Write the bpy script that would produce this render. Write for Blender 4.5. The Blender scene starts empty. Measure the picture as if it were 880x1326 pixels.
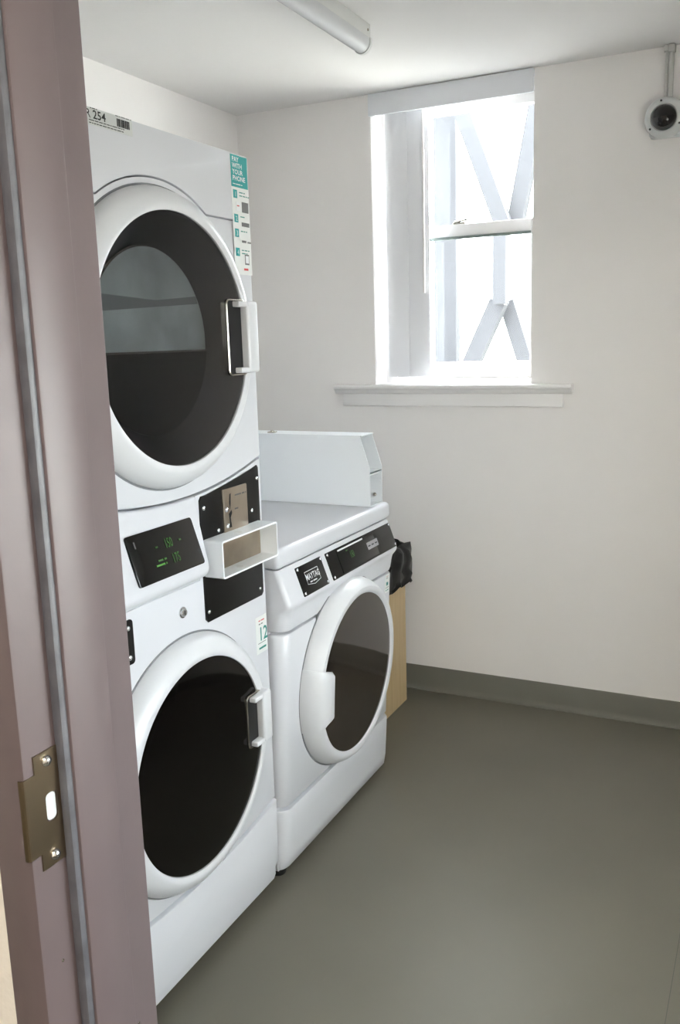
import bpy, bmesh, math, random
from mathutils import Vector, Matrix, noise
random.seed(7)
PI = math.pi
S = bpy.context.scene
C = S.collection

# ------------------------------------------------------------------ camera
yaw, pitch, roll, FPX = math.radians(26.42), math.radians(-10.92), math.radians(-1.66), 1145.0
fw = Vector((-math.sin(yaw)*math.cos(pitch), math.cos(yaw)*math.cos(pitch), math.sin(pitch)))
rt = Vector((math.cos(yaw), math.sin(yaw), 0)); up = rt.cross(fw)
r2 = rt*math.cos(roll) + up*math.sin(roll); u2 = -rt*math.sin(roll) + up*math.cos(roll)
cam = bpy.data.objects.new('camera', bpy.data.cameras.new('camera')); C.objects.link(cam)
M3 = Matrix((r2, u2, -fw)).transposed().to_4x4(); M3.translation = Vector((2.036, -3.26, 1.43))
cam.matrix_world = M3
cam.data.sensor_fit = 'AUTO'; cam.data.sensor_width = 36; cam.data.lens = FPX/1326*36
cam.data.clip_start = 0.02
S.camera = cam

# ------------------------------------------------------------------ world, sun, exposure
w = bpy.data.worlds.new('sky'); S.world = w; w.use_nodes = True
bg = w.node_tree.nodes['Background']; bg.inputs[0].default_value = (0.95, 0.975, 1.0, 1); bg.inputs[1].default_value = 17.0
sun = bpy.data.objects.new('sun', bpy.data.lights.new('sun', 'SUN')); C.objects.link(sun)
sun.data.energy = 90; sun.data.angle = 0.01; sun.data.color = (1, 0.97, 0.93)
sun.rotation_euler = Vector((.05, -.27, -1)).to_track_quat('-Z', 'Y').to_euler()      # steep, in front of the window wall
S.view_settings.view_transform = 'Standard'; S.view_settings.look = 'None'
S.view_settings.gamma = 1; S.view_settings.use_curve_mapping = False
S.view_settings.exposure = 0.32
HALL_FILL = 29.0  # strength of the added hall light

# ------------------------------------------------------------------ materials
def lin(c):
    return tuple((x/12.92 if x <= .04045 else ((x+.055)/1.055)**2.4) for x in [v/255 for v in c]) + (1,)
def mat(name, col, rough=.5, metal=0, bump=0, bscale=200, var=0, vscale=6, spec=.5, coat=0, emis=None, estr=0):
    m = bpy.data.materials.new(name); m.use_nodes = True; nt = m.node_tree
    b = nt.nodes['Principled BSDF']; col = lin(col)
    b.inputs['Base Color'].default_value = col; b.inputs['Roughness'].default_value = rough
    b.inputs['Metallic'].default_value = metal; b.inputs['Specular IOR Level'].default_value = spec
    if coat: b.inputs['Coat Weight'].default_value = coat; b.inputs['Coat Roughness'].default_value = .08
    if emis: b.inputs['Emission Color'].default_value = lin(emis); b.inputs['Emission Strength'].default_value = estr
    tc = nt.nodes.new('ShaderNodeTexCoord')
    if var:
        n = nt.nodes.new('ShaderNodeTexNoise'); n.inputs['Scale'].default_value = vscale; n.inputs['Detail'].default_value = 5
        nt.links.new(tc.outputs['Object'], n.inputs['Vector'])
        r = nt.nodes.new('ShaderNodeValToRGB'); r.color_ramp.elements[0].position = .3; r.color_ramp.elements[1].position = .7
        r.color_ramp.elements[0].color = tuple(v*(1-var) for v in col[:3])+(1,); r.color_ramp.elements[1].color = tuple(min(1, v*(1+var)) for v in col[:3])+(1,)
        nt.links.new(n.outputs['Fac'], r.inputs['Fac']); nt.links.new(r.outputs['Color'], b.inputs['Base Color'])
    if bump:
        n2 = nt.nodes.new('ShaderNodeTexNoise'); n2.inputs['Scale'].default_value = bscale; n2.inputs['Detail'].default_value = 3
        nt.links.new(tc.outputs['Object'], n2.inputs['Vector'])
        bp = nt.nodes.new('ShaderNodeBump'); bp.inputs['Strength'].default_value = bump; bp.inputs['Distance'].default_value = .002
        nt.links.new(n2.outputs['Fac'], bp.inputs['Height']); nt.links.new(bp.outputs['Normal'], b.inputs['Normal'])
    return m
def glass_mat(name, tint, ior=1.5, rough=.02, gl=(1, 1, 1)):
    m = bpy.data.materials.new(name); m.use_nodes = True; nt = m.node_tree
    for n in list(nt.nodes):
        if n.type != 'OUTPUT_MATERIAL': nt.nodes.remove(n)
    out = [n for n in nt.nodes if n.type == 'OUTPUT_MATERIAL'][0]
    t = nt.nodes.new('ShaderNodeBsdfTransparent'); t.inputs[0].default_value = tint+(1,)
    g = nt.nodes.new('ShaderNodeBsdfGlossy'); g.inputs['Color'].default_value = gl+(1,); g.inputs['Roughness'].default_value = rough
    f = nt.nodes.new('ShaderNodeFresnel'); f.inputs['IOR'].default_value = ior
    ge = nt.nodes.new('ShaderNodeNewGeometry'); mx = nt.nodes.new('ShaderNodeMix')     # same Fresnel from both sides of the sheet
    mx.inputs[2].default_value = ior; mx.inputs[3].default_value = 1/ior
    nt.links.new(ge.outputs['Backfacing'], mx.inputs[0]); nt.links.new(mx.outputs[0], f.inputs['IOR'])
    x = nt.nodes.new('ShaderNodeMixShader')
    nt.links.new(f.outputs[0], x.inputs[0]); nt.links.new(t.outputs[0], x.inputs[1]); nt.links.new(g.outputs[0], x.inputs[2]); nt.links.new(x.outputs[0], out.inputs[0])
    return m
M = {}
M['wall'] = mat('wall_paint', (240, 237, 236), .55, bump=.12, bscale=140, var=.012, vscale=3)
M['ceiling'] = mat('ceiling_paint', (229, 227, 226), .8, bump=.1, bscale=160)
M['hallwall'] = mat('hall_wall_paint', (236, 230, 220), .8, bump=.5, bscale=120)
M['floor'] = mat('vinyl_floor', (104, 101, 90), .42, bump=.05, bscale=300, var=.05, vscale=2.5, spec=.35)
M['cove'] = mat('cove_base_vinyl', (112, 111, 102), .5, bump=.03, var=.04)
M['white'] = mat('white_enamel', (209, 210, 215), .28, bump=.015, bscale=500, coat=.2)
M['whiteplastic'] = mat('white_plastic', (212, 213, 216), .3, bump=.01, bscale=300)
M['galv'] = mat('white_sheet_metal', (240, 244, 248), .35, bump=.02, bscale=300)
M['trim'] = mat('white_gloss_trim', (240, 238, 238), .4, bump=.02, bscale=60)
M['vane'] = mat('grey_white_vinyl_vane', (232, 233, 238), .55, bump=.03, bscale=400)
M['valance'] = mat('valance_vinyl', (228, 230, 236), .5, bump=.02, bscale=200)
M['frame'] = mat('mauve_painted_steel', (103, 91, 92), .42, bump=.06, bscale=90, var=.035, vscale=9)
M['seal'] = mat('grey_smoke_seal', (92, 92, 97), .45, bump=.2, bscale=80, var=.25, vscale=30)
M['strike'] = mat('brushed_bronze_steel', (146, 130, 108), .28, metal=1, bump=.03, bscale=200)
M['steel'] = mat('stainless_steel', (190, 186, 176), .25, metal=1, bump=.05, bscale=150)
M['coin'] = mat('brushed_coin_steel', (178, 166, 150), .32, metal=1, bump=.08, bscale=120, var=.12, vscale=14)
M['chrome'] = mat('chrome', (225, 225, 228), .12, metal=1, bump=.01)
M['black'] = mat('black_panel', (20, 19, 18), .36, bump=.05, bscale=500, spec=.22)
M['blackgloss'] = mat('black_gloss_glass', (10, 10, 11), .07, bump=.002)
M['screen'] = mat('display_window', (17, 17, 18), .15, bump=.002, spec=.25)
M['doorblack'] = mat('door_black_glass', (10, 8, 7), .06, spec=.22, bump=.003, bscale=8)
M['doorsmoke'] = glass_mat('door_smoked_glass', (.70, .70, .71), 1.32)
M['washglass'] = mat('washer_brown_smoked_glass', (40, 34, 30), .05, spec=.8, bump=.003, bscale=8)
M['liner'] = mat('charcoal_door_liner', (48, 48, 51), .35, bump=.05)
M['linerdark'] = mat('dark_door_insert', (13, 13, 14), .4, bump=.05)
M['drum'] = mat('galvanised_drum', (150, 158, 158), .45, metal=.6, bump=.15, bscale=60, var=.2, vscale=12)
M['pane'] = glass_mat('window_glass', (.93, .96, .96), 1.35, .01)
M['innerpane'] = mat('grey_inner_glass', (188, 198, 196), .16, var=.22, vscale=9, bump=.01)
M['innerband'] = mat('inner_glass_baffle', (140, 148, 147), .2, bump=.02)
M['gap_shadow'] = mat('grey_gap_shadow', (120, 122, 125), .6, bump=.05)  # flat grey for the painted shadow gap round the doors
M['rubber'] = mat('black_rubber', (20, 20, 20), .6, bump=.1)
M['recess'] = mat('dark_recess', (14, 15, 16), .5, bump=.02)
M['void'] = mat('pale_wall_cavity', (205, 212, 212), .7, bump=.02)
M['paper'] = mat('white_label_paper', (226, 228, 226), .5, bump=.01)
M['greypaper'] = mat('grey_label_paper', (204, 206, 204), .5, bump=.01)
M['teal'] = mat('teal_print', (24, 152, 150), .5, bump=.01)
M['dteal'] = mat('dark_teal_print', (40, 130, 120), .5, bump=.01)
M['red'] = mat('red_print', (200, 70, 75), .5, bump=.01)
M['ink'] = mat('black_ink', (28, 28, 28), .6, bump=.01)
M['greyink'] = mat('grey_ink', (105, 105, 105), .6, bump=.01)
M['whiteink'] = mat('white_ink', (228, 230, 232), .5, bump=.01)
M['led'] = mat('green_led', (40, 90, 30), .5, emis=(120, 210, 70), estr=.2, bump=.01)
M['leddim'] = mat('green_led_dim', (40, 80, 30), .5, emis=(90, 190, 50), estr=.1, bump=.01)
M['bin'] = None
M['bag'] = mat('black_bin_liner_plastic', (9, 9, 9), .3, bump=.25, bscale=40, spec=.2)
M['lens'] = mat('acrylic_lens', (206, 207, 210), .25, bump=.01)
M['fixture'] = mat('fixture_enamel', (205, 205, 203), .4, bump=.02)
M['camwhite'] = mat('camera_housing_white', (208, 210, 210), .35, bump=.02)
M['dome'] = mat('smoked_dome', (14, 13, 13), .06, spec=.6, bump=.002)
M['pipe'] = mat('painted_conduit', (196, 195, 191), .5, bump=.02)
M['timber'] = mat('weathered_grey_timber', (54, 54, 57), .9, var=.06)
M['pale_ground'] = mat('pale_bounce_ground', (200, 198, 192), .9, bump=.2, bscale=20, var=.05)  # pale tone chosen to bounce sunlight up through the window
M['facade'] = mat('pale_render', (215, 212, 206), .9, bump=.2, bscale=30, var=.04)
M['lamp'] = mat('fill_diffuser', (255, 250, 240), .5, emis=(255, 250, 242), estr=HALL_FILL, bump=.01)
def wood():
    m = bpy.data.materials.new('pale_wood_laminate'); m.use_nodes = True; nt = m.node_tree; b = nt.nodes['Principled BSDF']
    tc = nt.nodes.new('ShaderNodeTexCoord'); mp = nt.nodes.new('ShaderNodeMapping'); mp.inputs['Scale'].default_value = (30, 30, 2)
    n = nt.nodes.new('ShaderNodeTexNoise'); n.inputs['Scale'].default_value = 2; n.inputs['Detail'].default_value = 6
    r = nt.nodes.new('ShaderNodeValToRGB'); r.color_ramp.elements[0].color = lin((172, 146, 106)); r.color_ramp.elements[1].color = lin((205, 182, 142))
    nt.links.new(tc.outputs['Object'], mp.inputs[0]); nt.links.new(mp.outputs[0], n.inputs['Vector']); nt.links.new(n.outputs['Fac'], r.inputs[0]); nt.links.new(r.outputs[0], b.inputs['Base Color'])
    b.inputs['Roughness'].default_value = .45
    return m
M['bin'] = wood()

# ------------------------------------------------------------------ object helpers
OFF = {}
def props(o, label=None, cat=None, group=None, kind=None):
    if label: o['label'] = label
    if cat: o['category'] = cat
    if group: o['group'] = group
    if kind: o['kind'] = kind
    return o
def thing(name, loc, label=None, cat=None, group=None, kind=None):
    o = bpy.data.objects.new(name, None); C.objects.link(o); o.location = loc; o.empty_display_size = .1
    OFF[o] = Vector(loc); return props(o, label, cat, group, kind)
def obj(name, bm, m, parent=None, loc=None, smooth=None, **kw):
    """bm in world coordinates -> one mesh object (local to its parent or to loc)"""
    off = OFF[parent] if parent else Vector(loc or (0, 0, 0))
    bmesh.ops.recalc_face_normals(bm, faces=bm.faces)
    for v in bm.verts: v.co -= off
    me = bpy.data.meshes.new(name)
    if smooth is not None:
        for e in bm.edges:
            if len(e.link_faces) == 2 and e.calc_face_angle(0) > math.radians(smooth): e.smooth = False
        for f in bm.faces: f.smooth = True
    bm.to_mesh(me); bm.free()
    me.materials.append(m)
    o = bpy.data.objects.new(name, me); C.objects.link(o)
    if parent: o.parent = parent
    else: o.location = off
    OFF[o] = off
    return props(o, **kw)
def box(bm, x0, x1, y0, y1, z0, z1, bev=0, seg=2):
    t = bmesh.new(); bmesh.ops.create_cube(t, size=1)
    for v in t.verts:
        v.co = Vector(((x0+x1)/2+v.co.x*(x1-x0), (y0+y1)/2+v.co.y*(y1-y0), (z0+z1)/2+v.co.z*(z1-z0)))
    if bev: bmesh.ops.bevel(t, geom=t.edges[:], offset=bev, segments=seg, profile=.5, affect='EDGES')
    join(bm, t); return bm
def join(bm, t):
    me = bpy.data.meshes.new('tmp'); t.to_mesh(me); t.free(); bm.from_mesh(me); bpy.data.meshes.remove(me)
def B(*a, **k): return box(bmesh.new(), *a, **k)
def prism(pts, f0, f1, bev=0, seg=2, bm=None):
    """pts: 2D outline; f0/f1 map (a,b)->3D for back and front outline"""
    t = bmesh.new()
    v0 = [t.verts.new(f0(*p)) for p in pts]; v1 = [t.verts.new(f1(*p)) for p in pts]
    n = len(pts)
    t.faces.new(v0[::-1]); t.faces.new(v1)
    for i in range(n): t.faces.new((v0[i], v0[(i+1) % n], v1[(i+1) % n], v1[i]))
    bmesh.ops.recalc_face_normals(t, faces=t.faces)
    if bev:
        s = set(v1); es = [e for e in t.edges if e.verts[0] in s and e.verts[1] in s]
        bmesh.ops.bevel(t, geom=es, offset=bev, segments=seg, profile=.5, affect='EDGES')
    if bm is None: return t
    join(bm, t); return bm
def PX(pts, x0, x1, bev=0, seg=2, bm=None):   # outline in (y,z), thickness along x
    return prism(pts, lambda a, b: (x0, a, b), lambda a, b: (x1, a, b), bev, seg, bm)
def PY(pts, y0, y1, bev=0, bm=None):          # outline in (x,z)
    return prism(pts, lambda a, b: (a, y0, b), lambda a, b: (a, y1, b), bev, 2, bm)
def PZ(pts, z0, z1, bev=0, bm=None):
    return prism(pts, lambda a, b: (a, b, z0), lambda a, b: (a, b, z1), bev, 2, bm)
def rrect(a0, a1, b0, b1, r, n=5):
    out = []
    for (ca, cb, s) in ((a1-r, b1-r, 0), (a0+r, b1-r, 1), (a0+r, b0+r, 2), (a1-r, b0+r, 3)):
        for i in range(n+1):
            t = s*PI/2 + i/n*PI/2; out.append((ca+r*math.cos(t), cb+r*math.sin(t)))
    return out
def lathe_x(prof, yc, zc, seg=96, tilt=0, ry=1, rz=1, closed=False):
    """prof [(r,x)] spun about the x axis through (yc,zc); tilt leans x with height"""
    bm = bmesh.new(); rings = []
    for r, x in prof:
        if r < 1e-6: rings.append([bm.verts.new((x, yc, zc))]); continue
        rings.append([bm.verts.new((x+tilt*r*rz*math.sin(t), yc+r*ry*math.cos(t), zc+r*rz*math.sin(t))) for t in [2*PI*i/seg for i in range(seg)]])
    prs = list(zip(rings, rings[1:])) + ([(rings[-1], rings[0])] if closed else [])
    for a, b in prs:
        for i in range(seg):
            j = (i+1) % seg
            if len(a) == 1: bm.faces.new((a[0], b[j], b[i]))
            elif len(b) == 1: bm.faces.new((a[i], a[j], b[0]))
            else: bm.faces.new((a[i], a[j], b[j], b[i]))
    return bm
def lathe(prof, o, ax, seg=24, bm=None):
    """prof [(r,h)] spun about direction ax through o"""
    ax = Vector(ax).normalized(); q = ax.to_track_quat('Z', 'Y').to_matrix(); o = Vector(o)
    t = bmesh.new(); rings = []
    for r, h in prof:
        if r < 1e-6: rings.append([t.verts.new(o+ax*h)])
        else: rings.append([t.verts.new(o+ax*h+q @ Vector((r*math.cos(k), r*math.sin(k), 0))) for k in [2*PI*i/seg for i in range(seg)]])
    for a, b in zip(rings, rings[1:]):
        for i in range(seg):
            j = (i+1) % seg
            if len(a) == 1: t.faces.new((a[0], b[j], b[i]))
            elif len(b) == 1: t.faces.new((a[i], a[j], b[0]))
            else: t.faces.new((a[i], a[j], b[j], b[i]))
    for ring, rev in ((rings[0], True), (rings[-1], False)):
        if len(ring) > 2: t.faces.new(ring[::-1] if rev else ring)
    if bm is None: return t
    join(bm, t); return bm
def tube(pts, r, seg=12, bm=None):
    t = bmesh.new(); P = [Vector(p) for p in pts]; rings = []
    for i, p in enumerate(P):
        d = (P[min(i+1, len(P)-1)]-P[max(i-1, 0)]).normalized(); q = d.to_track_quat('Z', 'Y').to_matrix()
        rings.append([t.verts.new(p+q @ Vector((r*math.cos(k), r*math.sin(k), 0))) for k in [2*PI*j/seg for j in range(seg)]])
    for a, b in zip(rings, rings[1:]):
        for i in range(seg): t.faces.new((a[i], a[(i+1) % seg], b[(i+1) % seg], b[i]))
    t.faces.new(rings[0][::-1]); t.faces.new(rings[-1])
    if bm is None: return t
    join(bm, t); return bm
def screw(parent, o, ax=(1, 0, 0), r=.0045, m='chrome', name='screw'):
    bm = lathe([(r, 0), (r, r*.25), (r*.75, r*.6), (r*.3, r*.75), (r*.28, r*.4), (0, r*.4)], o, ax, 12)
    return obj(name, bm, M[m], parent, smooth=40)
def lettering(parent, txt, o, right, upv, h, m, wide=1.0, name='lettering', align='LEFT', out=.0006, bold=0):
    cu = bpy.data.curves.new('t', 'FONT'); cu.body = txt; cu.size = 1; cu.align_x = align; cu.extrude = 0; cu.offset = bold; cu.resolution_u = 2
    to = bpy.data.objects.new('t', cu); C.objects.link(to); bpy.context.view_layer.update()
    me = to.to_mesh(); t = bmesh.new(); t.from_mesh(me); to.to_mesh_clear()
    bpy.data.objects.remove(to); bpy.data.curves.remove(cu)
    right = Vector(right).normalized(); upv = Vector(upv).normalized(); nrm = right.cross(upv); o = Vector(o); s = h/.7
    for v in t.verts: v.co = o + right*v.co.x*s*wide + upv*v.co.y*s + nrm*out
    # (letter shapes stay flat print)
    off = OFF[parent]
    for v in t.verts: v.co -= off
    me2 = bpy.data.meshes.new(name); t.to_mesh(me2); t.free(); me2.materials.append(M[m])
    ob = bpy.data.objects.new(name, me2); C.objects.link(ob); ob.parent = parent; OFF[ob] = off
    return ob

def smallprint(parent, n, o, right, upv, h, m, wide=1.0, **k):
    """print too small to read in the photograph: a row of word-length strokes, n letters long"""
    rg = random.Random(n*7+int(h*1e5)); right = Vector(right).normalized(); upv = Vector(upv).normalized(); nrm = right.cross(upv); o = Vector(o)+nrm*.0006
    t = bmesh.new(); x = 0; adv = h*.82*wide; left = n
    while left > 0:
        c = min(left, rg.randint(2, 7)); a, b = x*adv, (x+c)*adv
        t.faces.new([t.verts.new(o+right*u+upv*v) for u, v in ((a, h*.12), (b, h*.12), (b, h*.72), (a, h*.72))]); x += c+.8; left -= c+1
    for v in t.verts: v.co -= OFF[parent]
    me = bpy.data.meshes.new('small_print'); t.to_mesh(me); t.free(); me.materials.append(M[m])
    ob = bpy.data.objects.new('small_print', me); C.objects.link(ob); ob.parent = parent; OFF[ob] = OFF[parent]
    return ob

H = 2.338
# ------------------------------------------------------------------ room shell
YF = -2.53     # room side of the front wall
YH = -2.672    # hall side of the front wall
XR = 2.75
obj('floor', B(-.2, 3.9, -4.8, .3, -.15, 0), M['floor'], kind='structure')
obj('ceiling', B(-.2, 3.9, -4.8, .3, H, H+.2), M['ceiling'], kind='structure')
obj('wall_left', B(-.2, 0, YF-.02, .3, 0, H), M['wall'], kind='structure')
WX0, WX1, WZ0, WY = .592, 1.216, 1.235, .22
bm = B(0, WX0, 0, WY, 0, H); box(bm, WX1, XR, 0, WY, 0, H); box(bm, WX0, WX1, 0, WY, 0, WZ0)
obj('wall_back', bm, M['wall'], kind='structure')
RW = (-2.45, -1.2, .72, 1.55)      # opening of the added, unseen fill window in the right wall (y0, y1, z0, z1)
bm = B(XR, XR+.2, YF-.02, RW[0], 0, H); box(bm, XR, XR+.2, RW[1], .3, 0, H); box(bm, XR, XR+.2, RW[0], RW[1], 0, RW[2]); box(bm, XR, XR+.2, RW[0], RW[1], RW[3], H)
obj('wall_right', bm, M['wall'], kind='structure')
obj('sun_block_eave', B(-2, 6, .301, .375, H, H+.2), M['trim'], kind='structure')  # unseen overhang, added and sized to keep direct sun off the stool
DX0, DX1, DZ = 1.375, 2.335, 2.16
bm = B(-.2, DX0, YH, YF, 0, H); box(bm, DX1, 3.9, YH, YF, 0, H); box(bm, DX0, DX1, YH, YF, DZ, H)
obj('wall_front', bm, M['hallwall'], kind='structure')
bm = B(-.2, 0, -4.8, YH, 0, H); obj('wall_hall_left', bm, M['hallwall'], kind='structure')
bm = B(3.7, 3.9, -4.8, YH, 0, H); obj('wall_hall_right', bm, M['hallwall'], kind='structure')
bm = B(0, 3.7, -4.8, -4.6, 0, H); obj('wall_hall_back', bm, M['hallwall'], kind='structure')
# cove base: profile with a toe
def cove(name, prof_to_pts, m):
    return obj(name, prof_to_pts, m, kind='structure', smooth=40)
cp = [(0, 0), (.017, 0), (.017, .003), (.010, .007), (.006, .014), (.0045, .026), (.0035, .098), (.002, .102), (0, .102)]
cove('baseboard_back', prism(cp, lambda a, b: (0, -a, b), lambda a, b: (XR, -a, b)), M['cove'])
cove('baseboard_left', prism(cp, lambda a, b: (a, YF, b), lambda a, b: (a, -.02, b)), M['cove'])
cove('baseboard_right', prism(cp, lambda a, b: (XR-a, YF, b), lambda a, b: (XR-a, -.02, b)), M['cove'])
# vinyl sheet seam in the floor
fs = bmesh.new(); box(fs, 1.8985, 1.9, -2.5, -.02, 0, .0006)
obj('seam', fs, mat('floor_seam_line', (78, 77, 70), .6, bump=.02), bpy.data.objects['floor'])

# ------------------------------------------------------------------ window
win = thing('window_1', (.904, .16, WZ0), kind='structure')
FX0, FX1, FZ0, FZ1 = WX0, WX1, 1.245, 2.33
bm = bmesh.new()
box(bm, FX0, FX0+.045, .115, .215, FZ0, FZ1, .003); box(bm, FX1-.012, FX1, .115, .215, FZ0, FZ1, .003)
box(bm, FX0+.045, FX1-.012, .115, .215, FZ1-.02, FZ1, .003); box(bm, FX0+.045, FX1-.012, .115, .215, FZ0, FZ0+.03, .003)
obj('frame', bm, M['trim'], win, smooth=30)
def sash(name, z0, z1, y0, y1, rb, rtp):
    bm = bmesh.new(); a, b = FX0+.045, FX1-.012
    box(bm, a, a+.042, y0, y1, z0, z1, .003); box(bm, b-.026, b, y0, y1, z0, z1, .003)
    box(bm, a+.042, b-.026, y0, y1, z0, z0+rb, .003); box(bm, a+.042, b-.026, y0, y1, z1-rtp, z1, .003)
    s = obj(name, bm, M['trim'], win, smooth=30)
    obj('pane', B(a+.04, b-.024, (y0+y1)/2-.002, (y0+y1)/2+.002, z0+rb-.004, z1-rtp+.004), M['pane'], s)
    return s
lo = sash('lower_sash', FZ0+.03, 1.858, .125, .158, .062, .044)
upx = sash('upper_sash', 1.812, FZ1-.02, .165, .198, .04, .04)
# sash lock on the meeting rail and dark weather strip under it
bm = B(.872, .922, .128, .15, 1.858, 1.866, .002); tube([(.875, .139, 1.868), (.93, .132, 1.874)], .004, 8, bm)
obj('sash_lock', bm, M['steel'], lo, smooth=40)
obj('weather_strip', B(FX0+.088, FX1-.038, .120, .128, 1.803, 1.8135), mat('grey_green_strip', (112, 122, 118), .6, bump=.02), lo)
# added window, out of view, lets fill daylight in from the right
w2 = thing('fill_window', (XR+.12, (RW[0]+RW[1])/2, RW[2]), kind='structure')
bm = bmesh.new(); ym = (RW[0]+RW[1])/2
box(bm, XR+.09, XR+.16, RW[0], RW[0]+.05, RW[2], RW[3], .003); box(bm, XR+.09, XR+.16, RW[1]-.05, RW[1], RW[2], RW[3], .003); box(bm, XR+.09, XR+.16, ym-.03, ym+.03, RW[2]+.05, RW[3]-.05, .003)
box(bm, XR+.09, XR+.16, RW[0]+.05, RW[1]-.05, RW[2], RW[2]+.05, .003); box(bm, XR+.09, XR+.16, RW[0]+.05, RW[1]-.05, RW[3]-.05, RW[3], .003)
obj('frame', bm, M['trim'], w2, smooth=30)
for a, b in ((RW[0]+.05, ym-.03), (ym+.03, RW[1]-.05)): obj('pane', B(XR+.12, XR+.124, a, b, RW[2]+.05, RW[3]-.05), M['pane'], w2)
# stool and apron
tr = thing('trim_1', (.894, 0, 1.17), kind='structure')
sp = [(.115, 1.232), (-.032, 1.232), (-.034, 1.236), (-.042, 1.240), (-.045, 1.248), (-.043, 1.254), (-.036, 1.256), (.115, 1.256)]
bm = bmesh.new()
sp2 = [(-.0005, 1.222), (-.024, 1.222), (-.032, 1.23), (-.036, 1.238), (-.045, 1.242), (-.047, 1.249), (-.045, 1.255), (-.036, 1.257), (-.0005, 1.257)]
prism(sp2, lambda a, b: (.425, a, b), lambda a, b: (1.372, a, b), bm=bm)
box(bm, WX0+.001, WX1-.001, -.0005, .115, 1.236, 1.257)
obj('stool', bm, M['trim'], tr, smooth=30)
obj('apron', B(.452, 1.338, -.018, -.0005, 1.173, 1.222, .003), M['trim'], tr, smooth=30)

# ------------------------------------------------------------------ steel door frame (both jambs and the head)
df = thing('door_1', (1.40, -2.6, 0), kind='structure')
def jamb_profile(s, x):    # plan outline: s=+1 opening lies towards +x of the jamb
    p = [(0, -2.684), (0, -2.632), (.016, -2.632), (.016, -2.571), (0, -2.571), (0, -2.516), (-.048, -2.516), (-.048, -2.529), (-.024, -2.529), (-.024, -2.671), (-.048, -2.671), (-.048, -2.684)]
    return [(x+s*a, b) for a, b in p]
def jamb(s, x):
    t = PZ(jamb_profile(s, x), 0, 2.135)
    es = [e for e in t.edges if abs((e.verts[0].co-e.verts[1].co).z) > 1]
    bmesh.ops.bevel(t, geom=es, offset=.0022, segments=2, profile=.5, affect='EDGES'); return t
obj('jamb', jamb(1, 1.40), M['frame'], df, smooth=25)
obj('jamb', jamb(-1, 2.31), M['frame'], df, smooth=25)
hp = [(b, 2.135-a) for a, b in [(0, -2.684), (0, -2.632), (.016, -2.632), (.016, -2.571), (0, -2.571), (0, -2.516), (-.048, -2.516), (-.048, -2.529), (-.024, -2.529), (-.024, -2.671), (-.048, -2.671), (-.048, -2.684)]]
obj('head', prism(hp, lambda a, b: (1.352, a, b), lambda a, b: (2.358, a, b)), M['frame'], df)
sl = PZ([(1.4005, -2.6322), (1.4125, -2.6322), (1.4135, -2.636), (1.412, -2.640), (1.407, -2.6415), (1.4005, -2.6395)], 0.01, 2.13)
obj('smoke_seal', sl, M['seal'], df, smooth=50, label='grey rubber seal strip')
# strike plate: outline in (y,z) on the rabbet face, lip curls round the corner, latch hole cut out
zc = .974; z0, z1 = zc-.062, zc+.062
yA, yB, yL = -2.6715, -2.6385, -2.684
t = bmesh.new()
outl = [(yA, z0), (yB, z0), (yB, z1), (yA, z1), (yA, zc+.043), (yL, zc+.043), (yL, zc-.043), (yA, zc-.043)]
hole = rrect(-2.6605, -2.6455, zc-.0145, zc+.0165, .005, 4)
ov = [t.verts.new((1.4003, a, b)) for a, b in outl]; hv = [t.verts.new((1.4003, a, b)) for a, b in hole]
es = [t.edges.new((ov[i], ov[(i+1) % 8])) for i in range(8)] + [t.edges.new((hv[i], hv[(i+1) % len(hv)])) for i in range(len(hv))]
bmesh.ops.triangle_fill(t, edges=es, use_beauty=True)
r = bmesh.ops.extrude_face_region(t, geom=t.faces[:])
for v in [g for g in r['geom'] if isinstance(g, bmesh.types.BMVert)]: v.co.x += .0014
lipf = [(1.4003, yL), (1.4017, yL), (1.4014, yL-.002), (1.400, yL-.0036), (1.396, yL-.0042), (1.3958, yL-.0030), (1.399, yL-.0024), (1.4, yL-.0012)]
prism(lipf, lambda a, b: (a, b, zc-.043), lambda a, b: (a, b, zc+.043), bm=t)
sk = obj('strike_plate', t, M['strike'], df, label='bronze steel strike plate with latch hole')
for dz in (-.0515, .0515): screw(sk, (1.4017, -2.655, zc+dz), r=.006)
obj('latch_pocket', PX(rrect(-2.6595, -2.6465, zc-.0135, zc+.0155, .005, 4), 1.4002, 1.4006), M['void'], sk, label='pale hollow behind the latch hole')
# the frame as measured against the jamb line
df.location.x -= .0035
# paint chips on the frame
for (y, z, x) in ((-2.571, .66, 1.4162), (-2.6318, .60, 1.4162), (-2.66, .80, 1.4002)):
    obj('paint_chip', lathe([(.0018, 0), (.0015, .0003), (0, .0004)], (x, y+.003, z), (1, 0, 0), 7), M['steel'], df)

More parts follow.
